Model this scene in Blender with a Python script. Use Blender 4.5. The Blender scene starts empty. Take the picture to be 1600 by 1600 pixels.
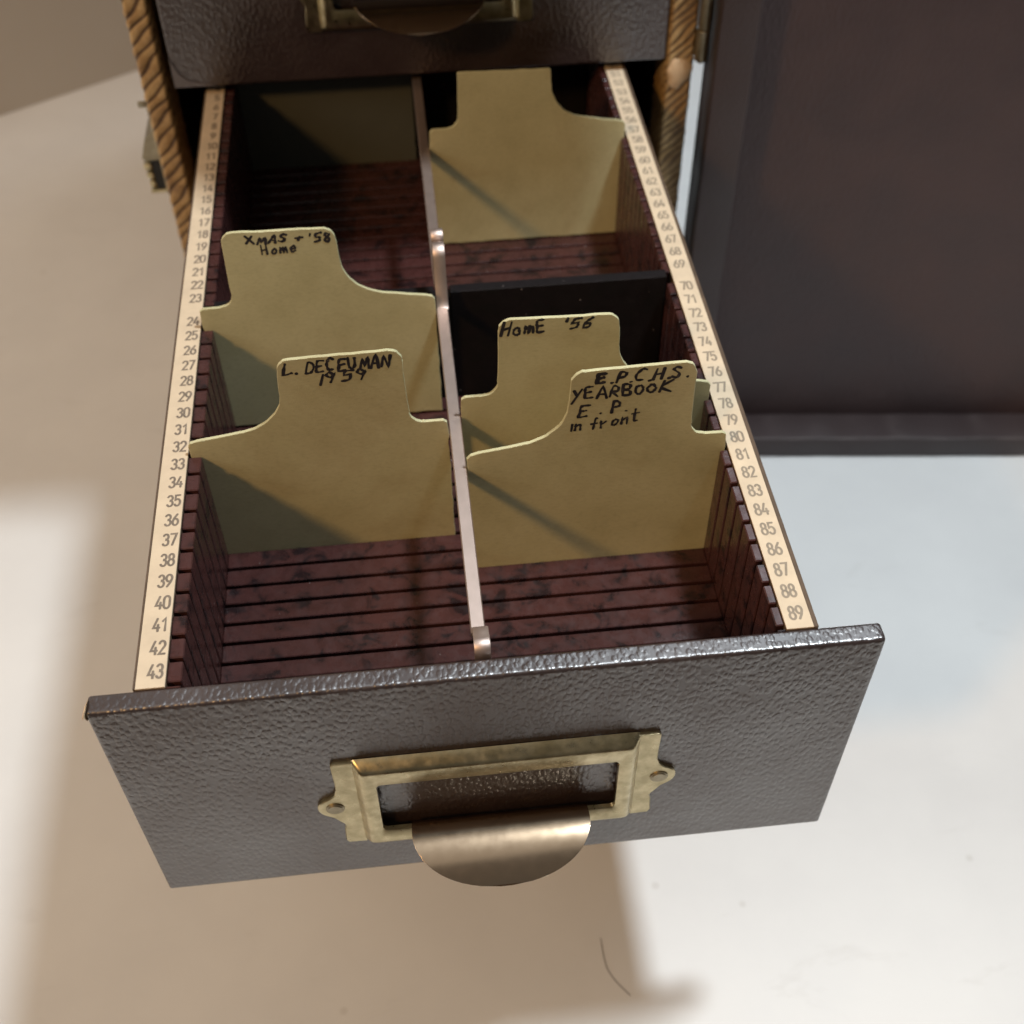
import bpy, bmesh, math, random
from mathutils import Vector, Matrix
random.seed(7)
S = bpy.context.scene
COL = S.collection
CM = 0.01
TABLE = 15.0          # cm from the table top up to the rim of the open drawer; model heights are given from that rim

# ------------------------------------------------------------------ camera
cam = bpy.data.cameras.new('camera')
cam_o = bpy.data.objects.new('camera', cam); COL.objects.link(cam_o)
cam.sensor_width = 36.0; cam.lens = 42.617
cam_o.location = (-0.008972, -0.120066, 0.175017 + TABLE * CM)
cam_o.rotation_euler = (0.73673715, 0.00614566, -0.10821097)
cam.clip_start = 0.005; cam.clip_end = 50
cam.dof.use_dof = True; cam.dof.focus_distance = 0.228; cam.dof.aperture_fstop = 20.0
S.camera = cam_o

# ------------------------------------------------------------------ light
w = bpy.data.worlds.new('World'); S.world = w; w.use_nodes = True
bg = w.node_tree.nodes['Background']
bg.inputs['Color'].default_value = (1.0, 0.95, 0.90, 1); bg.inputs['Strength'].default_value = 0.10

def lamp(name, loc_cm, target_cm, size_cm, power, color):
    l = bpy.data.lights.new(name, 'AREA'); l.shape = 'DISK'; l.size = size_cm * CM
    l.energy = power; l.color = color
    o = bpy.data.objects.new(name, l); COL.objects.link(o)
    p = Vector((loc_cm[0], loc_cm[1], loc_cm[2] + TABLE)) * CM
    t = Vector((target_cm[0], target_cm[1], target_cm[2] + TABLE)) * CM
    o.location = p; o.rotation_euler = (t - p).to_track_quat('-Z', 'Y').to_euler()
    return o
lamp('ceiling_lamp', (20.5, 4.5, 57), (3, 6, -15), 7, 4.0, (0.87, 0.95, 1.0))
lamp('room_lamp', (-122, -112, 122), (0, 8, 0), 21, 14.5, (1.0, 0.56, 0.20))
lamp('window_light', (33, 68, 80), (5, 0, 0), 38, 1.6, (0.84, 0.93, 1.0))
lamp('overhead_fill', (-30, -16, 112), (-4, 8, -10), 120, 1.0, (1.0, 0.94, 0.86))  # added overhead fill, no seen source: lifts table shadows, reflects in the pulls
lamp('side_fill', (-85, -14, 52), (0, 6, -12), 45, 2.6, (1.0, 0.90, 0.78))  # added fill from the left, no seen source: brightens the table under the drawer

S.view_settings.view_transform = 'Standard'
S.view_settings.look = 'None'
S.view_settings.exposure = 0.0
S.view_settings.gamma = 1.0
S.cycles.max_bounces = 8

# ------------------------------------------------------------------ materials
def mat(name):
    m = bpy.data.materials.new(name); m.use_nodes = True
    nt = m.node_tree; nt.nodes.clear()
    out = nt.nodes.new('ShaderNodeOutputMaterial'); p = nt.nodes.new('ShaderNodeBsdfPrincipled')
    nt.links.new(p.outputs[0], out.inputs[0])
    return m, nt, p, out
def N(nt, typ, **kw):
    n = nt.nodes.new(typ)
    for k, v in kw.items():
        if hasattr(n, k): setattr(n, k, v)
        else: n.inputs[k.replace('_', ' ')].default_value = v
    return n
def coords(nt, world=False, scale=(1, 1, 1)):
    mp = nt.nodes.new('ShaderNodeMapping'); mp.inputs['Scale'].default_value = scale
    if world:
        g = nt.nodes.new('ShaderNodeNewGeometry'); nt.links.new(g.outputs['Position'], mp.inputs[0])
    else:
        t = nt.nodes.new('ShaderNodeTexCoord'); nt.links.new(t.outputs['Object'], mp.inputs[0])
    return mp.outputs[0]
def noise(nt, vec, scale, detail=4, rough=.55, dist=0):
    n = nt.nodes.new('ShaderNodeTexNoise'); n.inputs['Scale'].default_value = scale
    n.inputs['Detail'].default_value = detail; n.inputs['Roughness'].default_value = rough
    n.inputs['Distortion'].default_value = dist
    nt.links.new(vec, n.inputs['Vector']); return n.outputs[0]
def ramp(nt, fac, stops):
    r = nt.nodes.new('ShaderNodeValToRGB'); e = r.color_ramp.elements
    while len(e) < len(stops): e.new(0.5)
    for k, (p, c) in zip(e, stops):
        k.position = p; k.color = (*c, 1) if len(c) == 3 else c
    nt.links.new(fac, r.inputs[0]); return r.outputs[0]
def g3(v): return (v, v, v)
def bump(nt, p, h, strength, dist):
    b = nt.nodes.new('ShaderNodeBump'); b.inputs['Strength'].default_value = strength
    b.inputs['Distance'].default_value = dist; nt.links.new(h, b.inputs['Height'])
    nt.links.new(b.outputs[0], p.inputs['Normal']); return b

def leather(name, base, worn, scale, disp, rough, ior, true_disp=True, coarse=1.0):
    m, nt, p, out = mat(name)
    c = coords(nt, False, scale)
    v = nt.nodes.new('ShaderNodeTexVoronoi'); v.feature = 'SMOOTH_F1'; v.inputs['Scale'].default_value = 1.0; v.inputs['Smoothness'].default_value = 0.18
    v.inputs['Randomness'].default_value = 0.95
    # a little warp so that the pebbles do not sit on a lattice
    nz = nt.nodes.new('ShaderNodeTexNoise'); nz.inputs['Scale'].default_value = 0.8
    nt.links.new(c, nz.inputs['Vector'])
    ad = nt.nodes.new('ShaderNodeMixRGB'); ad.blend_type = 'ADD'; ad.inputs[0].default_value = 0.5
    nt.links.new(c, ad.inputs[1]); nt.links.new(nz.outputs['Color'], ad.inputs[2])
    nt.links.new(ad.outputs[0], v.inputs['Vector'])
    mr = nt.nodes.new('ShaderNodeMapRange'); mr.inputs['From Min'].default_value = 0.22; mr.inputs['From Max'].default_value = 0.72
    mr.inputs['To Min'].default_value = 1; mr.inputs['To Max'].default_value = 0; mr.interpolation_type = 'SMOOTHSTEP'
    nt.links.new(v.outputs['Distance'], mr.inputs['Value'])
    hgt = mr.outputs[0]
    big = noise(nt, coords(nt), 45, 3)
    col = ramp(nt, big, [(.3, base), (.75, worn)])
    nt.links.new(col, p.inputs['Base Color'])
    rr = ramp(nt, big, [(.3, g3(rough - .06)), (.7, g3(rough + .08))])
    nt.links.new(rr, p.inputs['Roughness'])
    p.inputs['IOR'].default_value = ior
    fine = noise(nt, coords(nt), 2600, 2)
    if true_disp:
        dn = nt.nodes.new('ShaderNodeDisplacement'); dn.inputs['Scale'].default_value = disp
        dn.inputs['Midlevel'].default_value = 1.0
        nt.links.new(hgt, dn.inputs['Height']); nt.links.new(dn.outputs[0], out.inputs['Displacement'])
        m.displacement_method = 'BUMP'
        bump(nt, p, fine, .12, .00005)
    else:
        mx = nt.nodes.new('ShaderNodeMath'); mx.operation = 'MULTIPLY_ADD'; mx.inputs[1].default_value = 0.15
        nt.links.new(fine, mx.inputs[0]); nt.links.new(hgt, mx.inputs[2])
        bump(nt, p, mx.outputs[0], .8, disp)
    return m
M = {}
M['leather'] = leather('pebbled_leather', (.020, .011, .0105), (.038, .021, .019), (1000, 740, 640), .00007, .35, 2.2)
M['door_leather'] = leather('door_leather', (.040, .023, .023), (.058, .035, .034), (900, 700, 380), .00012, .55, 1.5, False)
M['rim_leather'] = leather('rim_leather', (.036, .024, .024), (.046, .031, .031), (900, 900, 900), .00005, .5, 1.5, False)

def pale_edges(m, colour, lo, hi):  # mixes a paler colour into convex edges, broken up by noise
    nt = m.node_tree; p = [n for n in nt.nodes if n.type == 'BSDF_PRINCIPLED'][0]
    src = p.inputs['Base Color'].links[0].from_socket
    g = nt.nodes.new('ShaderNodeNewGeometry'); e = ramp(nt, g.outputs['Pointiness'], [(lo, g3(0)), (hi, g3(1))])
    k = ramp(nt, noise(nt, coords(nt, True), 130, 4), [(.35, g3(.15)), (.6, g3(1))])
    mu = N(nt, 'ShaderNodeMath', operation='MULTIPLY'); nt.links.new(e, mu.inputs[0]); nt.links.new(k, mu.inputs[1])
    mx = nt.nodes.new('ShaderNodeMixRGB'); nt.links.new(mu.outputs[0], mx.inputs[0]); nt.links.new(src, mx.inputs[1]); mx.inputs[2].default_value = (*colour, 1)
    nt.links.new(mx.outputs[0], p.inputs['Base Color'])
pale_edges(M['rim_leather'], (.26, .22, .21), .522, .56)

def bakelite(name, a, b, rough):
    m, nt, p, out = mat(name)
    c = coords(nt, True)
    n1 = noise(nt, c, 230, 5, .6, .6)
    col = ramp(nt, n1, [(.36, b), (.47, a), (.62, tuple(x * 1.25 for x in a)), (.74, a)])
    sp = nt.nodes.new('ShaderNodeTexVoronoi'); sp.inputs['Scale'].default_value = 520
    nt.links.new(c, sp.inputs['Vector'])
    speck = ramp(nt, sp.outputs['Distance'], [(.06, g3(1)), (.085, g3(0))])
    gate = ramp(nt, noise(nt, c, 900, 1), [(.62, g3(0)), (.66, g3(1))])
    mu = N(nt, 'ShaderNodeMath', operation='MULTIPLY'); nt.links.new(speck, mu.inputs[0]); nt.links.new(gate, mu.inputs[1])
    mx = nt.nodes.new('ShaderNodeMixRGB'); nt.links.new(mu.outputs[0], mx.inputs[0]); nt.links.new(col, mx.inputs[1])
    mx.inputs[2].default_value = (.42, .36, .34, 1)          # dust specks
    nt.links.new(mx.outputs[0], p.inputs['Base Color'])
    nt.links.new(ramp(nt, noise(nt, c, 400, 3), [(.3, g3(rough)), (.7, g3(rough + .2))]), p.inputs['Roughness'])
    bump(nt, p, noise(nt, c, 1500, 3), .25, .0001)
    return m
M['bakelite'] = bakelite('mottled_brown_plastic', (.050, .0185, .017), (.016, .008, .009), .19)
M['black'] = bakelite('black_brown_plastic', (.006, .004, .0045), (.005, .004, .004), .62)
[n for n in M['black'].node_tree.nodes if n.type == 'BSDF_PRINCIPLED'][0].inputs['IOR'].default_value = 1.3

def paper(name, col, var, scale=120, rough=.75):
    m, nt, p, out = mat(name)
    c = coords(nt, True)
    n = noise(nt, c, scale, 5, .6)
    nt.links.new(ramp(nt, n, [(.3, tuple(x * (1 - var) for x in col)), (.7, col)]), p.inputs['Base Color'])
    p.inputs['Roughness'].default_value = rough
    bump(nt, p, noise(nt, c, 3200, 3), .25, .00008)
    return m
M['strip'] = paper('cream_number_paper', (.66, .525, .37), .16, 160)
def card_mat():
    m, nt, p, out = mat('aged_card'); c = coords(nt, True)
    base = ramp(nt, noise(nt, c, 55, 6, .62), [(.28, (.44, .41, .23)), (.5, (.515, .485, .285)), (.72, (.56, .53, .325))])
    stain = ramp(nt, noise(nt, c, 24, 5, .7, .8), [(.52, g3(0)), (.72, g3(.55))])
    mx = nt.nodes.new('ShaderNodeMixRGB'); nt.links.new(stain, mx.inputs[0]); nt.links.new(base, mx.inputs[1]); mx.inputs[2].default_value = (.38, .31, .16, 1)
    fib = ramp(nt, noise(nt, coords(nt, True, (900, 2600, 2200)), 1.0, 4, .65), [(.28, g3(.88)), (.5, g3(1)), (.75, g3(1.04))])
    f2 = nt.nodes.new('ShaderNodeMixRGB'); f2.blend_type = 'MULTIPLY'; f2.inputs[0].default_value = 1
    nt.links.new(mx.outputs[0], f2.inputs[1]); nt.links.new(fib, f2.inputs[2])
    nt.links.new(f2.outputs[0], p.inputs['Base Color']); p.inputs['Roughness'].default_value = .7
    bump(nt, p, noise(nt, c, 2600, 4, .65), .35, .00010)
    return m
M['card'] = card_mat()
m, nt, p, out = mat('black_ink'); c = coords(nt, True)
nt.links.new(ramp(nt, noise(nt, c, 700, 4, .7), [(.38, (.010, .009, .014)), (.62, (.030, .027, .034)), (.74, (.13, .115, .09))]), p.inputs['Base Color'])
p.inputs['Roughness'].default_value = .6; M['ink'] = m
M['print'] = paper('grey_print', (.23, .18, .135), .4, 900, .7)
M['print_pale'] = paper('pale_grey_print', (.30, .24, .175), .25, 900, .7)
M['chip'] = paper('bare_board', (.66, .48, .30), .15, 500)
M['wood'] = paper('drawer_wall_board', (.12, .075, .045), .4, 200)
M['dark_wood'] = paper('dark_cabinet_board', (.035, .022, .020), .3, 60)

def metal(name, col, col2, rough, brush=None):
    dr = .02 if brush else .08
    m, nt, p, out = mat(name)
    c = coords(nt, False)
    n = noise(nt, c, 260, 5, .6)
    nt.links.new(ramp(nt, n, [(.35, col2), (.65, col)]), p.inputs['Base Color'])
    p.inputs['Metallic'].default_value = 1
    nt.links.new(ramp(nt, noise(nt, c, 500, 4), [(.3, g3(rough - dr)), (.75, g3(rough + dr))]), p.inputs['Roughness'])
    if not brush: bump(nt, p, noise(nt, c, 900, 3), .10, .00004)
    return m
M['brass'] = metal('aged_brass', (.60, .52, .33), (.40, .34, .20), .34)
M['pull'] = metal('brushed_brass', (.66, .50, .35), (.64, .485, .335), .22, True)
M['rail'] = metal('pinkish_aluminium', (.66, .53, .47), (.61, .49, .43), .52, True)
M['old_brass'] = metal('dull_brass', (.44, .39, .28), (.30, .26, .18), .42)

def trim_mat():
    m, nt, p, out = mat('corded_edge_binding')
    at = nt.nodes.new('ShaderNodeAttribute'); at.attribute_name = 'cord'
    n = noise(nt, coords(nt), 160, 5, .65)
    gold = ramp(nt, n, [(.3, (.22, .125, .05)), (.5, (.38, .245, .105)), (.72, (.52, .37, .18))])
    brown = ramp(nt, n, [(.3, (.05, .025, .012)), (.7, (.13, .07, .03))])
    k = ramp(nt, at.outputs['Fac'], [(.25, g3(0)), (.62, g3(1))])  # two-tone cord; the dark groove colour also stands in for shade between ribs
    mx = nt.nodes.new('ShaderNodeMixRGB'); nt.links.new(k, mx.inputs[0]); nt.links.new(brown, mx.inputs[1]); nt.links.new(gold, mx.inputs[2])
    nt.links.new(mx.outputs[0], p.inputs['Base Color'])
    p.inputs['Roughness'].default_value = .5
    bump(nt, p, noise(nt, coords(nt), 900, 4), .5, .0002)
    return m
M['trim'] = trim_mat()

def table_mat():
    m, nt, p, out = mat('white_tabletop')
    c = coords(nt, True)
    n = noise(nt, c, 14, 6, .6)
    base = ramp(nt, n, [(.35, (.74, .74, .735)), (.65, (.80, .80, .79))])
    sm = ramp(nt, noise(nt, coords(nt, True, (1, 2.4, 1)), 19, 7, .68, 1.2), [(.60, g3(0)), (.80, g3(.22))])
    sp = nt.nodes.new('ShaderNodeTexVoronoi'); sp.inputs['Scale'].default_value = 42; nt.links.new(c, sp.inputs['Vector'])
    sd = ramp(nt, sp.outputs['Distance'], [(.035, g3(.5)), (.06, g3(0))])
    mx = nt.nodes.new('ShaderNodeMixRGB'); mx.blend_type = 'ADD'; mx.inputs[0].default_value = .5; nt.links.new(sm, mx.inputs[1]); nt.links.new(sd, mx.inputs[2])
    m2 = nt.nodes.new('ShaderNodeMixRGB'); nt.links.new(mx.outputs[0], m2.inputs[0]); nt.links.new(base, m2.inputs[1]); m2.inputs[2].default_value = (.42, .39, .35, 1)
    nt.links.new(m2.outputs[0], p.inputs['Base Color'])
    nt.links.new(ramp(nt, n, [(.3, g3(.42)), (.7, g3(.55))]), p.inputs['Roughness'])
    bump(nt, p, noise(nt, c, 700, 4), .08, .0002)
    return m
M['table'] = table_mat()
M['floor'] = paper('brown_floor', (.16, .11, .075), .3, 6, .6)
M['shaded_card'] = paper('shade_toned_card', (.085, .088, .07), .1, 90)  # card colour darkened to stand in for the deep shade at the rear left
M['wall'] = paper('beige_wall_paint', (.55, .52, .48), .05, 8, .9)
m, nt, p, out = mat('stray_hair'); p.inputs['Base Color'].default_value = (.09, .07, .06, 1); p.inputs['Roughness'].default_value = .5; M['hair'] = m
m, nt, p, out = mat('clear_tape'); p.inputs['Base Color'].default_value = (.12, .11, .12, 1); p.inputs['Roughness'].default_value = .28
bump(nt, p, noise(nt, coords(nt), 500, 4), .5, .0004); M['tape'] = m
m, nt, p, out = mat('slot_shade'); p.inputs['Base Color'].default_value = (.008, .008, .008, 1); p.inputs['Roughness'].default_value = .6; M['lock'] = m

# ------------------------------------------------------------------ building helpers (all lengths in cm)
def base_of(o):
    v = Vector((0, 0, 0))
    while o is not None: v += Vector(o.location); o = o.parent
    return v / CM
class MB:
    def __init__(s): s.v = []; s.f = []
    def add(s, vs, fs):
        b = len(s.v); s.v += [tuple(x) for x in vs]; s.f += [tuple(i + b for i in f) for f in fs]; return s
    def box(s, x0, x1, y0, y1, z0, z1, c=0.0):
        """a box, its edges chamfered by c"""
        if c <= 0:
            vs = [(x, y, z) for x in (x0, x1) for y in (y0, y1) for z in (z0, z1)]
            return s.add(vs, [(0, 1, 3, 2), (4, 6, 7, 5), (0, 4, 5, 1), (2, 3, 7, 6), (0, 2, 6, 4), (1, 5, 7, 3)])
        bm = bmesh.new(); bmesh.ops.create_cube(bm, size=1)
        for v in bm.verts:
            v.co = Vector(((x0 + x1) / 2 + v.co.x * (x1 - x0), (y0 + y1) / 2 + v.co.y * (y1 - y0), (z0 + z1) / 2 + v.co.z * (z1 - z0)))
        bmesh.ops.bevel(bm, geom=bm.edges[:], offset=c, segments=1, affect='EDGES')
        bm.verts.index_update()
        s.add([v.co[:] for v in bm.verts], [[v.index for v in f.verts] for f in bm.faces]); bm.free(); return s
    def grid(s, rows, close=False):
        n = len(rows[0]); vs = [p for r in rows for p in r]; fs = []
        for i in range(len(rows) - 1):
            for j in range(n if close else n - 1):
                k = (j + 1) % n
                fs.append((i * n + j, i * n + k, (i + 1) * n + k, (i + 1) * n + j))
        return s.add(vs, fs)
    def fan(s, loop, flip=False):
        return s.add(loop, [tuple(range(len(loop)))[::-1] if flip else tuple(range(len(loop)))])
    def cyl(s, c, axis, r, l, n=20, bev=0.0):
        a = Vector(axis).normalized(); u = a.orthogonal().normalized(); v = a.cross(u); c = Vector(c)
        rows = []
        for t, rr in ((-l / 2, r - bev), (-l / 2 + bev, r), (l / 2 - bev, r), (l / 2, r - bev)):
            rows.append([c + a * t + (u * math.cos(q) + v * math.sin(q)) * rr for q in [2 * math.pi * i / n for i in range(n)]])
        s.grid(rows, True); s.fan(rows[0], True); s.fan(rows[-1]); return s
def build(name, mb, material, parent=None, origin=(0, 0, 0), smooth=False, rel=True):
    """link the collected faces as ONE mesh object. Vertices are in model cm (heights from the drawer rim), origin too."""
    o = bpy.data.objects.new(name, None) if mb is None else None
    org = Vector(origin)
    if mb is not None:
        me = bpy.data.meshes.new(name)
        me.from_pydata([tuple((Vector(v) - org) * CM) for v in mb.v], [], mb.f); me.validate(); me.update()
        bm = bmesh.new(); bm.from_mesh(me); bmesh.ops.recalc_face_normals(bm, faces=bm.faces[:]); bm.to_mesh(me); bm.free()
        if smooth:
            for p_ in me.polygons: p_.use_smooth = True
        if material: me.materials.append(material)
        o = bpy.data.objects.new(name, me)
    COL.objects.link(o)
    world = org + Vector((0, 0, TABLE))
    if parent is not None:
        o.parent = parent; world = world - base_of(parent)
    o.location = world * CM
    return o
def tag(o, label=None, cat=None, group=None, kind=None):
    for k, v in (('label', label), ('category', cat), ('group', group), ('kind', kind)):
        if v: o[k] = v
    return o
def sharp(o, deg=35):
    """smooth shading with creases"""
    for p_ in o.data.polygons: p_.use_smooth = True
    o.data.set_sharp_from_angle(angle=math.radians(deg)); return o
def copy_tree(o, parent=None):
    c = o.copy(); COL.objects.link(c)
    if parent is not None: c.parent = parent
    for ch in list(o.children): copy_tree(ch, c)
    return c
def arc(cx, cy, rx, ry, a0, a1, n=10):
    return [(cx + rx * math.cos(math.radians(a0 + (a1 - a0) * i / n)), cy + ry * math.sin(math.radians(a0 + (a1 - a0) * i / n))) for i in range(n + 1)]
def ribbon(mb, pts, width, to3s, taper=False):
    """a flat stroke along a 2-D polyline with round-ish ends; to3 maps (u, v) to the surface"""
    lev = getattr(mb, 'lev', 0); mb.lev = lev + 1
    P = [Vector(p) for p in pts]
    Q = [P[0]]
    for p in P[1:]:
        if (p - Q[-1]).length > 1e-4: Q.append(p)
    P = Q
    if len(P) == 1: P = [P[0] - Vector((width * .3, 0)), P[0] + Vector((width * .3, 0))]
    n = len(P); L, R = [], []
    closed = (P[0] - P[-1]).length < 1e-3
    for i, p in enumerate(P):
        d0 = (p - P[i - 1]).normalized() if i else None
        d1 = (P[i + 1] - p).normalized() if i < n - 1 else None
        if d0 is None: d = d1
        elif d1 is None: d = d0
        else: d = (d0 + d1); d = d.normalized() if d.length > 1e-3 else d1
        nn = Vector((-d.y, d.x)); k = 1.0
        if d0 is not None and d1 is not None: k = min(1.6, 1 / max(.45, abs(nn.dot(Vector((-d0.y, d0.x))))))
        wv = width * (width_jit() if taper else 1.0)
        L.append(p + nn * wv / 2 * k); R.append(p - nn * wv / 2 * k)
    d = (P[0] - P[1]).normalized(); e = (P[-1] - P[-2]).normalized()
    to3 = lambda u, v, k=0: to3s(u, v, (lev + k) * .0007)
    loopL, loopR = [to3(*q, i / n) for i, q in enumerate(L)], [to3(*q, i / n) for i, q in enumerate(R)]
    mb.grid([loopL, loopR])
    if not closed:
        for a, b, dd, k in ((L[0], R[0], d, 0), (L[-1], R[-1], e, (n - 1) / n)):
            c = (a + b) / 2; r = (a - b).length / 2
            tip = c + dd * r * .8
            s1 = c + dd * r * .55 + (a - c) * .75; s2 = c + dd * r * .55 + (b - c) * .75
            mb.fan([to3(*a, k), to3(*s1, k), to3(*tip, k), to3(*s2, k), to3(*b, k)])
def width_jit(): return random.uniform(.60, 1.30)

# ------------------------------------------------------------------ setting
mb = MB(); mb.box(-160, 160, -11.5, 140, -TABLE - 2.5, -TABLE, .3)
tag(build('tabletop', mb, M['table']), kind='structure')
mb = MB(); mb.box(-400, 400, -400, 400, -TABLE - 80, -TABLE - 75)
tag(build('floor', mb, M['floor']), kind='structure')
# the wall behind, running off to the right away from the camera
d = Vector((6.1, 3.72, 0)).normalized(); nrm = Vector((d.y, -d.x, 0)); p0 = Vector((-21.2, 47.8, 0))
a = p0 - d * 60; b = p0 + d * 130
mb = MB()
vs = []
for q in (a, b):
    for t in (0, 3):
        for z in (-TABLE + .02, 130):
            vs.append((q - nrm * t + Vector((0, 0, z)))[:])
mb.add(vs, [(0, 4, 5, 1), (2, 3, 7, 6), (0, 1, 3, 2), (4, 6, 7, 5), (0, 2, 6, 4), (1, 5, 7, 3)])
tag(build('wall', mb, M['wall']), kind='structure')

# ------------------------------------------------------------------ cabinet
FY = 20.6                                  # the plane of the closed drawer fronts
CX0, CX1 = -7.87, 7.80                      # outer faces of the sides
IX0, IX1 = -7.24, 7.06                      # inner faces
CTOP = 15.2; CBACK = 46.5
cab = build('slide_cabinet', None, None, None, (0, 33, -TABLE))
tag(cab, 'brown leather covered filing cabinet with ribbed edges and its door swung open', 'cabinet')
mb = MB().box(CX0, IX0, FY + .05, CBACK, -TABLE, CTOP, .04); build('side_panel', mb, M['leather'], cab)
mb = MB().box(IX1, CX1, FY + .05, CBACK, -TABLE, CTOP, .04); build('side_panel', mb, M['leather'], cab)
mb = MB().box(IX0 + .002, IX1 - .002, FY + .05, CBACK, CTOP - .75, CTOP - .01); build('top_panel', mb, M['leather'], cab)
mb = MB().box(IX0 + .002, IX1 - .002, FY + .05, CBACK, -TABLE + .003, -TABLE + .75); build('bottom_panel', mb, M['dark_wood'], cab)
mb = MB().box(IX0 + .002, IX1 - .002, CBACK - .6, CBACK - .01, -TABLE + .755, CTOP - .755); build('back_panel', mb, M['dark_wood'], cab)

def edge_trim(xo, xi, period, depth_in, amp):
    """ribbed binding folded over the front edge of a side panel: outer side, front, inner side"""
    sg = 1 if xi > xo else -1
    path = []                                # (x, y, nx, ny, run)
    wdt = abs(xi - xo)
    segs = []
    n1 = 3
    for i in range(n1): segs.append((xo, FY + .35 - .35 * i / n1, -sg, 0))
    nf = 14
    for i in range(nf + 1):
        t = i / nf; e = .06
        edge = min(t, 1 - t) * wdt
        dy = -.05 + (.05 * (1 - edge / e) ** 2 if edge < e else 0)
        segs.append((xo + sg * wdt * t, FY + dy, 0, -1))
    for i in range(1, 9): segs.append((xi, FY + depth_in * i / 8, sg, 0))
    run = 0; rows = []; cord = []
    zs = [-TABLE + .02 + .03 * i for i in range(int((CTOP + TABLE - .04) / .03))]
    prev = None; path = []
    for s in segs:
        if prev: run += math.hypot(s[0] - prev[0], s[1] - prev[1])
        path.append((*s, run)); prev = s
    for z in zs:
        row = []
        for x, y, nx, ny, r in path:
            wob = .05 * math.sin(z * 3.1) + .04 * math.sin(z * 7.7 + 1)
            ph = (z - sg * r * .95 + wob) / period
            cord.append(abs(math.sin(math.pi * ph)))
            hgt = amp * (abs(math.sin(math.pi * ph)) ** .6 - .35) * (1 + .3 * math.sin(z * 5.3 + r * 4))
            row.append((x + nx * (hgt + .02), y + ny * (hgt + .02), z))
        rows.append(row)
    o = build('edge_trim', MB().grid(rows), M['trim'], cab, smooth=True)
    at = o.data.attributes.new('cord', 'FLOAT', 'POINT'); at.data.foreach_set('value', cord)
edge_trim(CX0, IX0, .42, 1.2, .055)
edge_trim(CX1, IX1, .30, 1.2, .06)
# place where the binding of the right edge is rubbed through to the board
mb = MB(); rows = []
for i in range(9):
    t = i / 8; rr = math.sin(math.pi * .5 * (1 - t)); row = []
    for k in range(22):
        q = 2 * math.pi * k / 22; j = 1 + .10 * math.sin(3 * q + 1) + .06 * math.sin(7 * q)
        row.append((7.42 + .37 * rr * j * math.cos(q), FY - .06 - .16 * math.sin(math.pi * .5 * t), -.10 + .47 * rr * j * math.sin(q) + .05 * math.cos(q)))
    rows.append(row)
mb.grid(rows, True)
o = build('worn_patch', mb, M['chip'], cab, smooth=True); o['label'] = 'rubbed bare spot on the right ribbed edge'

# hinge on the right front edge
def hinge(zc, half):
    mb = MB(); mb.box(CX1 + .01, CX1 + .07, FY + .1, FY + 1.0, zc - half, zc + half, .01)
    h = build('hinge', mb, M['old_brass'], cab)
    z = zc - half; k = 0; step = 2 * half / 5
    for k in range(5):
        mb = MB().cyl((CX1 + .19, FY - .20, z + step * (k + .5)), (0, 0, 1), .19 if k % 2 else .20, step - .03, 18, .03)
        sharp(build('knuckle', mb, M['old_brass'], h))
    mb = MB().cyl((CX1 + .19, FY - .20, zc), (0, 0, 1), .09, 2 * half + .12, 14, .02); sharp(build('pin', mb, M['old_brass'], h))
hinge(2.7, 2.4); hinge(-11.0, 1.6)

# latch on the left side
mb = MB()
mb.box(CX0 - .09, CX0 - .005, FY + .15, FY + 1.9, -3.15, -.1, .02)
mb.box(CX0 - .30, CX0 - .09, FY + .12, FY + .20, -.30, -.12, .02)       # little hook at the top
o = build('latch', mb, M['old_brass'], cab)
mb = MB()
prof = [(-.09, -1.05), (-.38, -1.35), (-.58, -1.95), (-.50, -2.02), (-.09, -2.02)]
rows = [[(CX0 + x, y, z) for x, z in prof] for y in (FY + .2, FY + 1.4)]
mb.grid(rows, True); mb.fan(rows[0]); mb.fan(rows[1], True)
sharp(build('latch_hook', mb, M['old_brass'], o), 30)
mb = MB().box(CX0 - .36, CX0 - .09, FY + .24, FY + 1.35, -3.02, -2.03, .02); build('lock_slot', mb, M['lock'], o)  # solid box coloured black for the darkness inside the opening
mb = MB()
for i, zz in enumerate((-2.16, -2.45, -2.74)):
    mb.box(CX0 - .60 + .03 * i, CX0 - .37, FY + .2, FY + 1.3, zz - .20, zz, .04)
mb.box(CX0 - .56, CX0 - .09, FY + .2, FY + 1.3, -3.14, -3.03, .02)
sharp(build('latch_tongue', mb, M['brass'], o), 30)

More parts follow.
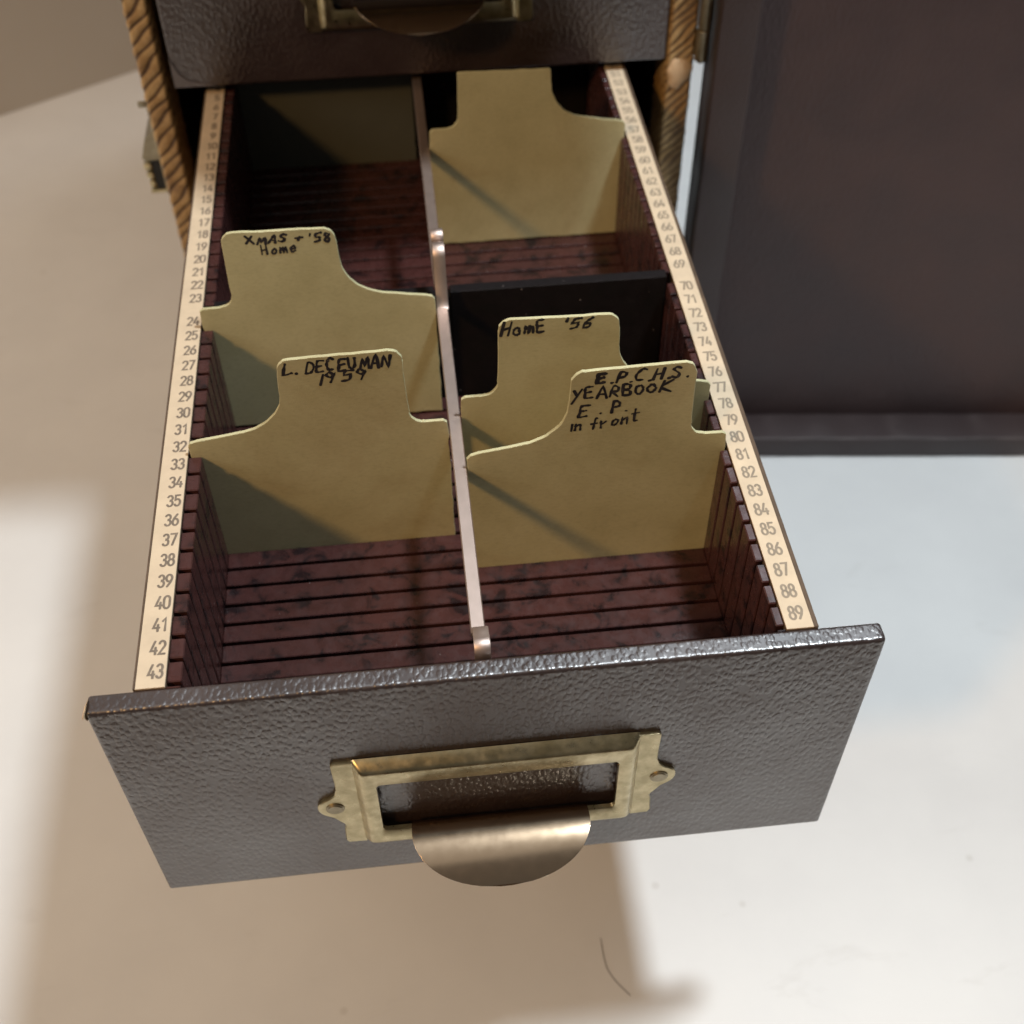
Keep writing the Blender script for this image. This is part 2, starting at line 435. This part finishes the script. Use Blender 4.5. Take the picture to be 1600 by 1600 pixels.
# door, swung right round so that its inside faces the camera
DW, DH = 15.7, 30.0
door_org = Vector((8.14, 19.42, -TABLE + .02))
door = bpy.data.objects.new('door', None)
def door_mesh(name, mb, material, parent):
    me = bpy.data.meshes.new(name); me.from_pydata([tuple(Vector(v) * CM) for v in mb.v], [], mb.f); me.update()
    me.materials.append(material); o = bpy.data.objects.new(name, me); COL.objects.link(o); o.parent = parent; return o
def worn_bar(x0, x1, y0, y1, z0, z1, along):
    """a leather covered bar with softly rounded, slightly uneven edges; along = 'x' or 'z'"""
    r = .07; rows = []
    L = (x1 - x0) if along == 'x' else (z1 - z0); n = int(L / .25)
    A0, A1 = (z0, z1) if along == 'x' else (x0, x1)
    ring = []
    for cy, ca, s in ((y1 - r, A1 - r, 0), (y0 + r, A1 - r, 90), (y0 + r, A0 + r, 180), (y1 - r, A0 + r, 270)):
        for k in range(5):
            q = math.radians(s + 90 * k / 4); ring.append((cy + r * math.cos(q), ca + r * math.sin(q)))
    for i in range(n + 1):
        t = i / n; row = []
        for j, (y, a) in enumerate(ring):
            jx = .006 * math.sin(t * L * 1.7 + .4 * j) + .004 * math.sin(t * L * 4.1 + .6 * j)
            jy = .006 * math.sin(t * L * 2.3 + .3 * j)
            row.append((x0 + L * t, y + jy, a + jx) if along == 'x' else (a + jx, y + jy, z0 + L * t))
        rows.append(row)
    mb = MB().grid(rows, True); mb.fan(rows[0]); mb.fan(rows[-1], True); return mb
mb = MB().box(0, DW, 1.37, 1.95, 0, DH, .05)
dn = door_mesh('door', mb, M['door_leather'], None)
dn.parent = cab; dn.location = (door_org + Vector((0, 0, TABLE)) - base_of(cab)) * CM; dn.rotation_euler = (0, 0, math.radians(-6.4))
for args in ((0, 1.12, 0, 1.366, 0.0, DH, 'z'), (DW - 1.1, DW, 0, 1.366, 0, DH, 'z'), (1.125, DW - 1.105, 0, 1.366, 0.01, .96, 'x'), (1.125, DW - 1.105, 0, 1.366, DH - .96, DH - .01, 'x')):
    o = door_mesh('door_rim', worn_bar(*args), M['rim_leather'], dn)
    sharp(o, 60)

# ------------------------------------------------------------------ a plain drawer
def panel_mesh():
    """front board 14 x 6.74 x 0.4 cm with rounded arrises, finely divided for the pebbled leather"""
    W2, T, H, r, st = 7.0, .40, 6.74, .07, .045
    ring = []
    def line(a, b, n):
        for i in range(n): ring.append((a[0] + (b[0] - a[0]) * i / n, a[1] + (b[1] - a[1]) * i / n))
    def corner(cy, cz, s):
        for k in range(4): q = math.radians(s + 90 * k / 4); ring.append((cy + r * math.cos(q), cz + r * math.sin(q)))
    # (y, z): top back -> top front -> bottom front -> bottom back -> up
    corner(T - r, -r, 0); line((T - r, 0), (r, 0), int(T / st))
    corner(r, -r, 90); line((0, -r), (0, -H + r), int(H / st))
    corner(r, -H + r, 180); line((r, -H), (T - r, -H), 5)
    corner(T - r, -H + r, 270); line((T, -H + r), (T, -r), 12)
    xs = [-W2, -W2 + .015, -W2 + .05] + [-W2 + .05 + st * (i + 1) for i in range(int((2 * W2 - .1) / st) - 1)] + [W2 - .05, W2 - .015, W2]
    rows = []
    for x in xs:
        e = W2 - abs(x); ins = .05 - math.sqrt(max(0, .05 ** 2 - (.05 - e) ** 2)) if e < .05 else 0
        row = []
        for y, z in ring:
            yy = y + (ins if y < T / 2 else -ins) * min(1, abs(y - T / 2) / .1)
            zz = z + (ins if z < -H / 2 else -ins)
            row.append((x, yy, zz))
        rows.append(row)
    mb = MB().grid(rows, True)
    for row, fl in ((rows[0], False), (rows[-1], True)):
        c = [(row[0][0], T / 2, z) for (_, _, z) in row]
        mb.grid([row, [(x, T / 2 + (y - T / 2) * .3, z) for x, y, z in row]], True)
        mb.fan([(x, T / 2 + (y - T / 2) * .3, z) for x, y, z in row], fl)
    return mb
def rrect(cx, cz, hx, hz, r, y, n=5):
    out = []
    for sx, sz, s in ((1, 1, 0), (-1, 1, 90), (-1, -1, 180), (1, -1, 270)):
        for k in range(n + 1):
            q = math.radians(s + 90 * k / n); out.append((cx + sx * (hx - r) + r * math.cos(q), y, cz + sz * (hz - r) + r * math.sin(q)))
    return out
def outline_plate(mb, pts, y0, y1, ch):
    """flat plate with outline pts (x, z), its front arris softened"""
    c = Vector((sum(p[0] for p in pts) / len(pts), sum(p[1] for p in pts) / len(pts)))
    def ins(k):
        o = []
        n = len(pts)
        for i, p in enumerate(pts):
            a, b = Vector(pts[i - 1]), Vector(pts[(i + 1) % n]); t = (b - a).normalized(); nn = Vector((-t.y, t.x))
            o.append((p[0] + nn.x * k, p[1] + nn.y * k))
        return o
    area = sum(pts[i - 1][0] * pts[i][1] - pts[i][0] * pts[i - 1][1] for i in range(len(pts)))
    sgn = 1 if area > 0 else -1
    rows = [[(x, y1, z) for x, z in pts], [(x, y0 + ch, z) for x, z in pts], [(x, y0, z) for x, z in ins(ch * sgn)]]
    mb.grid(rows, True); mb.fan(rows[-1]); mb.fan(rows[0], True)
def label_holder(parent):
    mb = MB(); cz = -3.78
    loops = [rrect(0, cz, 2.76, 1.52, .10, -.015), rrect(0, cz, 2.74, 1.50, .10, -.07), rrect(0, cz - .01, 2.63, 1.40, .09, -.21), rrect(0, cz, 2.57, 1.34, .08, -.255),
             rrect(0, cz, 2.50, 1.28, .08, -.26), rrect(0, cz, 2.36, .90, .10, -.25), rrect(0, cz, 2.33, .87, .10, -.235), rrect(0, cz, 2.32, .86, .10, -.16)]
    mb.grid(loops, True)
    for s in (-1, 1):
        pts = [(2.70, -2.30), (3.08, -2.30), (3.13, -2.36), (3.12, -2.9), (3.12, -3.22), (3.17, -3.42), (3.30, -3.55)]
        pts += [(3.20 + .34 * math.cos(math.radians(q)), -3.88 + .34 * math.sin(math.radians(q))) for q in range(50, -51, -10)]
        pts += [(3.27, -4.26), (3.17, -4.42), (3.10, -4.52), (3.07, -4.60), (3.10, -4.75), (3.13, -5.20), (3.07, -5.30), (2.70, -5.30)]
        outline_plate(mb, [(s * x, z) for x, z in pts], -.085, 0, .02)
    h = sharp(build('label_holder', mb, M['brass'], parent), 40)
    for s in (-1, 1):
        mb = MB().cyl((s * 3.20, -.085, -3.88), (0, 1, 0), .185, .05, 22, .012)
        mb.cyl((s * 3.20, -.10, -3.88), (0, 1, 0), .155, .055, 22, .015)
        sharp(build('rivet', mb, M['old_brass'], h))
    # half-round finger pull: comes out of the lower edge of the frame and curls down
    HW = 1.76; nX = 36
    prof = [(-.20, -4.62, 0.0), (-.30, -4.53, 0.0), (-.40, -4.45, 0.0), (-.48, -4.395, 0.0), (-.56, -4.365, 0.01)]
    n2 = 26; L2 = 1.14
    for i in range(n2):
        t = (i + .5) / n2; q = math.radians(-4 + 52 * t ** .8)
        prof.append((prof[-1][0] - math.cos(q) * L2 / n2, prof[-1][1] - math.sin(q) * L2 / n2, (i + 1) / n2))
    rows = []
    for y, z, t in prof:
        hw = HW * math.sqrt(max(0.0, 1 - (t * .998) ** 2.1))
        rows.append([(hw * math.cos(math.pi * (1 - j / nX)), y, z) for j in range(nX + 1)])
    pl = sharp(build('pull', MB().grid(rows), M['pull'], h), 50)
    md = pl.modifiers.new('thickness', 'SOLIDIFY'); md.thickness = .0007; md.offset = -1
    return h
FLOOR = -3.1
def plain_drawer(name, org):
    t = build(name, None, None, None, org)
    sharp(build('front_panel', panel_mesh(), M['leather'], t), 60)
    label_holder(t)
    for x0, x1 in ((-6.24, -5.685), (5.285, 5.87)):
        build('side_wall', MB().box(x0, x1, .405, 24.0, -6.5, -.02, .01), M['wood'], t)
    build('bottom_board', MB().box(-5.68, 5.28, .41, 24.0, -6.45, -6.1), M['wood'], t)
    build('back_wall', MB().box(-5.68, 5.28, 23.3, 23.95, -6.09, -.05), M['black'], t)
    return t
drawer = plain_drawer('file_drawer', (0, 0.2, -6.74))
tag(drawer, 'drawer pulled out over the table, packed with handwritten guide cards', 'drawer', 'leather fronted drawers of the cabinet')
def put(o, y, ztop): o.location = Vector((0, y, ztop - 6.74 + TABLE)) * CM
d = copy_tree(drawer); put(d, FY + .2, 7.02); upper = d
tag(d, 'closed drawer with brass pull directly above the pulled out drawer')
d = copy_tree(drawer); put(d, FY + .2 - .0, -7.05)
tag(d, 'closed lowest drawer hidden beneath the pulled out drawer')
d = copy_tree(drawer); put(d, 14.9 + .2, 14.06)
tag(d, 'topmost drawer of the cabinet standing a few centimetres open')
drawer.location = Vector((0, .2, -6.74 + TABLE)) * CM

# scuffed clear tape on the lower left corner of the closed front above
mb = MB(); fz = .28; fy = FY - .035
pts = [(-6.99, fz + .04), (-5.8, fz + .04), (-5.95, fz + .09), (-6.3, fz + .15), (-6.58, fz + .24), (-6.78, fz + .42), (-6.93, fz + .75), (-6.99, fz + .92)]
outline_plate(mb, pts, fy, FY + .0, .008)
fp = [c for c in upper.children if c.name.startswith('front_panel')][0]
tp = build('corner_scuff', mb, M['tape'], fp); tp['label'] = 'scuffed shiny film on the lower left corner'

# ------------------------------------------------------------------ inside of the open drawer
Y0, PITCH, GAP = .7513, .50966, .3378
def ny(n):
    m = 43 - (n if n < 46 else n - 46); return Y0 + PITCH * m + (GAP if m >= 20 else 0)
def slot(n): return ny(n) - PITCH / 2
TL = PITCH - .085
def rib_proto(name, x0, x1, z0, z1, org, c):
    return build(name, MB().box(x0, x1, org[1] - TL / 2, org[1] + TL / 2, z0, z1, c), M['bakelite'], drawer, org)
first = 43
protos = [rib_proto('wall_rib', -5.684, -5.42, FLOOR - .25, -.035, (-5.55, ny(43), -1.6), .022),
          rib_proto('wall_rib', 5.125, 5.284, FLOOR - .25, -.035, (5.2, ny(43), -1.6), .022),
          rib_proto('floor_rib', -5.42, 5.125, FLOOR - .25, FLOOR, (0, ny(43), FLOOR), .018)]
for n in range(42, 0, -1):
    dy = (ny(n) - ny(43)) * CM
    for pr in protos:
        c = pr.copy(); COL.objects.link(c); c.parent = drawer; c.location = pr.location + Vector((0, dy, 0))
        if pr.name.startswith('wall'): c.location.z += random.uniform(-.00008, .00008)
for x0, x1, z0, z1 in ((-5.684, -5.42, FLOOR - .25, -.035), (5.125, 5.284, FLOOR - .25, -.035), (-5.42, 5.125, FLOOR - .25, FLOOR)):
    build('end_rib', MB().box(x0, x1, .41, ny(43) - PITCH / 2 - .05, z0, z1, .015), M['bakelite'], drawer)
build('floor_board', MB().box(-5.68, 5.28, .42, 23.3, FLOOR - .6, FLOOR - .26), M['black'], drawer)
pa, pb = ny(24) + TL / 2 + .07, ny(23) - TL / 2 - .07
mb = MB().box(-5.42, -.36, pa, pb, FLOOR - .25, .10, .02); mb.box(.02, 5.125, pa, pb, FLOOR - .25, .10, .02); mb.box(-.37, .03, pa + .01, pb - .01, FLOOR - .25, -.02, .01)
build('partition', mb, M['black'], drawer)
build('inner_end', MB().box(-5.42, 5.125, 22.95, 23.29, FLOOR - .25, -.05), M['black'], drawer)

# printed number strips
def digit(ch):
    A = arc
    return {'0': [A(.28, .72, .28, .28, 0, 180, 10) + A(.28, .28, .28, .28, 180, 360, 10) + [(.56, .72)]],
            '1': [[(.10, .76), (.36, 1.0), (.36, 0)]],
            '2': [A(.28, .72, .27, .28, 165, -25, 10) + [(.02, 0), (.57, 0)]],
            '3': [A(.27, .75, .25, .25, 155, -80, 10) + A(.27, .27, .28, .27, 80, -155, 12)],
            '4': [[(.34, 1.0), (.0, .27), (.58, .27)], [(.43, .52), (.43, 0)]],
            '5': [[(.52, 1.0), (.08, 1.0), (.05, .55)] + A(.27, .32, .29, .32, 130, -150, 12)],
            '6': [[(.44, 1.0), (.12, .62), (.0, .30)] + A(.28, .29, .28, .29, 180, 540, 18)],
            '7': [[(.0, 1.0), (.56, 1.0), (.20, 0)]],
            '8': [A(.28, .76, .23, .24, -90, 270, 16), A(.28, .27, .28, .27, 90, 450, 18)],
            '9': [[(.12, 0), (.44, .38), (.56, .70)] + A(.28, .71, .28, .29, 0, 360, 18)]}[ch]
def number_strip(x0, x1, cx, lo, material):
    mb = MB().box(x0, x1, .41, 23.3, -.019, .012, .004)
    s = build('number_strip', mb, M['strip'], drawer)
    for n in range(lo, lo + 43):
        txt = str(n); h = .285; wd = h * .50
        y0 = ny(n) - h / 2; mbn = MB(); x = cx - (len(txt) * wd - .06) / 2
        for ch in txt:
            for st in digit(ch):
                ribbon(mbn, [(x + px * h * .66, y0 + py * h) for px, py in st], .046, lambda u, v, k: (u, v, .0145 + k))
            x += wd
        build('number', mbn, material, s, (cx, ny(n), .0155))
number_strip(-6.20, -5.69, -5.885, 1, M['print'])
number_strip(5.29, 5.79, 5.53, 47, M['print_pale'])
# outer lips of the walls that stand just proud of the paper
build('wall_lip', MB().box(-6.24, -6.203, .41, 23.3, -.5, .02, .006), M['wood'], drawer)
build('wall_lip', MB().box(5.793, 5.875, .41, 23.3, -.5, .01, .008), M['wood'], drawer)

# metal bar over the middle, in two lengths with curled ends
def sweep_bar(path, x0, x1, th, skew=0.0):
    """flat bar following path (y, z); x drifts by skew along it"""
    n = len(path); up, dn = [], []
    for i, (y, z) in enumerate(path):
        a = Vector(path[max(0, i - 1)]); b = Vector(path[min(n - 1, i + 1)]); t = (b - a).normalized(); nn = Vector((-t.y, t.x))
        up.append((y, z)); dn.append((y - nn.x * th, z - nn.y * th))
    rows = []; b = .02
    for (y, z), (yd, zd) in zip(up, dn):
        my, mz = y + (yd - y) * .25, z + (zd - z) * .25
        rows.append([(x0, my, mz), (x0 + b, y, z), (x1 - b, y, z), (x1, my, mz), (x1, yd, zd), (x0, yd, zd)])
    mb = MB().grid(rows, True); mb.fan(rows[0]); mb.fan(rows[-1], True); return mb
bar = build('centre_bar', sweep_bar([(.95, .03), (3, .03), (6, .03), (9, .03), (10.25, .03)], -.335, -.07, .11), M['rail'], drawer)
clip = [(.45, -.55), (.46, -.1)] + [(.62 + .17 * math.cos(math.radians(q)), .06 + .17 * math.sin(math.radians(q))) for q in range(180, 59, -15)] + [(.86, .14), (1.02, .10), (1.06, .05)]
sharp(build('bar_clip', sweep_bar(clip, -.31, -.02, .05), M['rail'], bar), 40)
hump = [(10.20, .02), (10.27, .06)] + [(10.33, .2), (10.45, .6), (10.58, .98)] + [(10.86 + .26 * math.cos(math.radians(q)), 1.10 + .26 * math.sin(math.radians(q))) for q in range(165, 14, -15)] + [(11.12, .6), (11.12, 0.0)]
sharp(build('bar_loop', sweep_bar(hump, -.325, -.055, .05), M['rail'], bar), 40)
bar2 = build('centre_bar', sweep_bar([(11.2, .02), (14, .02), (18, .02), (23.2, .02)], -.335, -.07, .11), M['rail'], drawer)
cl2 = [(11.2, .3), (11.22, 1.15)] + [(11.40 + .18 * math.cos(math.radians(q)), 1.18 + .18 * math.sin(math.radians(q))) for q in range(180, -1, -20)] + [(11.58, .6), (11.58, .05)]
sharp(build('bar_clip', sweep_bar(cl2, -.325, -.05, .05), M['rail'], bar2), 40)

# bare chip on the left corner of the open front and a crease on the right one
fp0 = [c for c in drawer.children if c.name.startswith('front_panel')][0]
mb = MB(); rows = []
for i in range(6):
    t = i / 5; rr = math.cos(t * math.pi / 2); row = []
    for k in range(14):
        q = 2 * math.pi * k / 14; j = 1 + .25 * math.sin(3 * q) + .15 * math.sin(5 * q + 1)
        row.append((-6.99 - .045 * math.sin(t * math.pi / 2) + .02 * rr * math.cos(q), .10 + .17 * rr * j * math.cos(q), -.08 + .15 * rr * j * math.sin(q)))
    rows.append(row)
mb.grid(rows, True)
o = build('corner_chip', mb, M['chip'], fp0, smooth=True); o['label'] = 'pale chip on the upper left corner'

# ------------------------------------------------------------------ guide cards
CW, CT = 5.28, .07
def card_outline(mirror, drop=0.0):
    p = [(0, -3.18), (CW, -3.18), (CW, .02), (CW - .02, .36), (CW - .10, .42)]
    p += [(CW - .50, .43)]
    xr = CW - .78
    p += arc(xr + .30, .74, .30, .30, -90, -180, 8)
    p += [(xr, .75), (xr - .02, 1.45), (xr - .03, 2.08 - drop)]
    p += arc(xr - .29, 2.10 - drop, .26, .27, 0, 90, 7) if not drop else [(xr - .03, 2.34 - drop), (xr - .06, 2.37 - drop)]
    xl = 2.02
    p += arc(xl + .30, 2.05 - drop, .27, .28, 90, 180, 7) if not drop else [(xl + .07, 2.33 - drop), (xl + .03, 2.30 - drop)]
    p += [(xl + .02, 1.95 - drop), (xl, 1.46)]
    p += arc(xl - 1.05, 1.52, 1.05, 1.0, 0, -80, 12)
    p += [(.62, .44), (.22, .38), (.06, .33), (0, .24)]
    # subdivide long edges and let the cut wander a little
    q = []
    for i, a in enumerate(p):
        b = p[(i + 1) % len(p)]; L = math.hypot(b[0] - a[0], b[1] - a[1]); k = max(1, int(L / .22))
        for j in range(k): q.append((a[0] + (b[0] - a[0]) * j / k, a[1] + (b[1] - a[1]) * j / k))
    q = [(x + random.gauss(0, .006), z + random.gauss(0, .006)) for x, z in q]
    if mirror: q = [(CW - x, z) for x, z in q]
    return q
GL = {  # handwriting, letters drawn in a 1-high cell
 'A': [[(0, 0), (.32, 1), (.55, 0)], [(.12, .38), (.5, .36)]], 'B': [[(.05, 0), (.08, 1), (.45, .9), (.42, .6), (.1, .52), (.5, .38), (.46, .05), (.05, 0)]],
 'C': [[(.5, .9), (.25, 1), (.03, .55), (.14, .08), (.5, .1)]], 'D': [[(.05, 0), (.1, 1), (.45, .85), (.58, .45), (.38, .08), (0, .02)]],
 'E': [[(.5, .96), (.06, .92), (.04, .5), (.4, .54)], [(.04, .5), (.02, .03), (.5, .08)]], 'H': [[(.05, 1), (.02, 0)], [(.03, .45), (.5, .55)], [(.52, 1), (.48, 0)]],
 'K': [[(.05, 1), (.03, 0)], [(.6, 1.0), (.06, .45), (.75, 0)]], 'L': [[(.2, 1), (.02, .1), (.6, .22)]], 'M': [[(0, 0), (.1, .9), (.3, .3), (.52, .9), (.62, 0)]],
 'N': [[(0, 0), (.08, .85), (.45, .05), (.55, .9)]], 'O': [arc(.27, .4, .25, .36, 100, 470, 10)], 'P': [[(.05, 0), (.1, 1), (.48, .88), (.45, .55), (.08, .45)]],
 'R': [[(.05, 0), (.08, .95), (.45, .85), (.4, .5), (.08, .45), (.52, 0)]], 'S': [[(.5, .85), (.25, 1), (.08, .75), (.45, .35), (.3, .02), (.0, .12)]],
 'U': [[(.03, .9), (.06, .2), (.25, .02), (.48, .25), (.52, .9)]], 'X': [[(0, 1), (.55, 0)], [(.5, .95), (.02, .05)]], 'Y': [[(.0, 1), (.22, .55)], [(.5, 1.1), (.0, -.25)]],
 'a': [arc(.25, .3, .22, .28, 60, 400, 9) + [(.5, .02)]], 'e': [[(.04, .32), (.42, .36), (.3, .62), (.06, .4), (.2, .02), (.5, .12)]], 'o': [arc(.24, .32, .2, .28, 90, 450, 10)],
 'm': [[(0, .02), (.05, .6), (.12, .4), (.28, .62), (.3, .05), (.36, .42), (.54, .6), (.58, .02)]], 'n': [[(0, .02), (.06, .62), (.1, .4), (.36, .6), (.44, .02)]],
 'r': [[(.04, .02), (.06, .62), (.12, .4), (.42, .66)]], 'f': [[(.5, .95), (.28, .98), (.2, -.05)], [(.0, .5), (.5, .52)]], 't': [[(.25, 1), (.2, .05), (.42, .04)], [(.0, .62), (.55, .7)]],
 'i': [[(.12, .6), (.1, .02)]], '.': [[(.12, .03), (.2, .06)]], ',': [[(.2, .1), (.08, -.15)]], "'": [[(.2, 1.05), (.12, .75)]], '+': [[(.02, .38), (.6, .45)], [(.34, .66), (.28, .15)]], '-': [[(.05, .4), (.5, .44)]],
 '1': [[(.3, 1), (.1, 0)]], '5': [[(.5, 1), (.12, .92), (.08, .55), (.4, .55), (.42, .15), (.05, .02)]], '6': [[(.42, 1), (.08, .5), (.1, .06), (.42, .1), (.4, .42), (.1, .4)]],
 '8': [[(.42, .8), (.2, 1), (.08, .78), (.42, .3), (.25, 0), (.05, .2), (.42, .8)]], '9': [[(.45, .72), (.2, .98), (.05, .7), (.3, .5), (.46, .78), (.3, 0)]], ' ': []}
def smooth_line(pts):
    P = [Vector(p) for p in pts]
    if len(P) < 3: return P
    out = [P[0]]
    for i in range(len(P) - 1):
        p0 = P[max(0, i - 1)]; p1 = P[i]; p2 = P[i + 1]; p3 = P[min(len(P) - 1, i + 2)]
        for k in range(1, 5):
            t = k / 4
            c = .5 * ((2 * p1) + (p2 - p0) * t + (2 * p0 - 5 * p1 + 4 * p2 - p3) * t * t + (3 * p1 - p0 - 3 * p2 + p3) * t ** 3)
            l = p1.lerp(p2, t); out.append(l.lerp(c, .75))
    return out
def handwriting(lines, x0, yf):
    """lines of (text, x, z, x_end, z_end, height, pen) in drawer coordinates"""
    mb = MB()
    for txt, xa, za, xb, zb, h, pen in lines:
        adv = [(.34 if c in ".,'i1" else .42 if c == ' ' else .78) for c in txt]; tot = sum(adv); ux = (xb - xa) / tot; s = 0
        for c, ad in zip(txt, adv):
            zz = za + (zb - za) * s / tot + random.gauss(0, .012)
            hh = h * random.uniform(.9, 1.08); sl = random.uniform(-.02, .24)
            wx = ux * random.uniform(.95, 1.08)
            for st in GL[c]:
                pts = [(xa + ux * s + (px + sl * py) * wx * .98 + random.gauss(0, .006), zz + py * hh + random.gauss(0, .006)) for px, py in st]
                ribbon(mb, smooth_line(pts), pen, lambda u, v, k: (u, yf - .003 - k * .25, v), True)
            s += ad
    return mb
def guide_card(n, x, mirror, label, lines, tilt=0.0, dz=0.0, m='card', drop=0.0):
    y = slot(n); mb = MB()
    pts = [(x + px, pz + dz) for px, pz in card_outline(mirror, drop)]
    outline_plate(mb, pts, y - CT / 2, y + CT / 2, .008)
    o = sharp(build('guide_card', mb, M[m], None, (x + CW / 2, y, FLOOR)), 30)
    tag(o, label, 'index card', 'tabbed guide cards in the open drawer')
    if lines:
        build('handwriting', handwriting(lines, x, y - CT / 2), M['ink'], o, (x + CW / 2, y, FLOOR))
    o.rotation_euler = (math.radians(tilt), 0, 0)
    return o
guide_card(32, -5.635, False, 'tabbed guide card reading L. DECEUMAN 1959, at left front of the drawer',
           [('L. DECEUMAN', -3.48, 1.95, -1.36, 1.98, .31, .058), ('1959', -2.84, 1.67, -1.80, 1.70, .27, .058)])
guide_card(24, -5.63, True, 'pale tabbed guide card reading XMAS 58, behind the left front card',
           [("XMAS +", -4.30, 2.17, -3.05, 2.18, .19, .058), ("'58", -2.98, 2.13, -2.42, 2.11, .24, .058), ('Home', -4.02, 1.90, -3.22, 1.92, .22, .050)], 0, .12)
guide_card(80, -.055, False, 'tabbed guide card with four written lines, at right front of the open drawer',
           [('E.P.C.H.S.', 2.47, 2.02, 4.30, 2.04, .29, .058), ('E', 2.49, 2.04, 2.72, 2.04, .27, .07), ('YEARBOOK', 2.02, 1.62, 3.95, 1.73, .29, .058), ('E . P.', 2.15, 1.22, 3.15, 1.27, .30, .058), ('in front', 2.0, .82, 3.42, .97, .30, .050)], 0, .03)
guide_card(77, -.055, True, 'tabbed guide card reading Home 56, behind the right front card',
           [('HomE', .80, 2.10, 1.75, 2.11, .33, .058), ("'56", 2.06, 2.16, 2.66, 2.15, .27, .058)], 0, .12)
guide_card(57, -.055, True, 'blank tabbed guide card in the far right of the drawer, under the closed drawer', None, 0, .11, drop=.38)
guide_card(2, -5.63, True, 'guide card at the far left of the drawer, coloured dark for its deep shade', None, m='shaded_card')

# ------------------------------------------------------------------ a hair on the table
mb = MB(); path = [(2.80, 1.35), (2.80, .9), (2.84, .5), (2.98, .2), (3.12, .0), (3.34, -.28)]
pts = smooth_line(path); rows = []
for i, p_ in enumerate(pts):
    t = (pts[min(i + 1, len(pts) - 1)] - pts[max(i - 1, 0)]).normalized(); nn = Vector((-t.y, t.x))
    rows.append([(p_.x + nn.x * .008 * math.cos(q), p_.y + nn.y * .008 * math.cos(q), -TABLE + .012 + .008 * math.sin(q)) for q in [2 * math.pi * k / 5 for k in range(5)]])
mb.grid(rows, True)
tag(build('stray_hair', mb, M['hair'], None, (2.8, .6, -TABLE)), 'thin dark curved hair lying on the white tabletop in front of the drawer', 'hair')
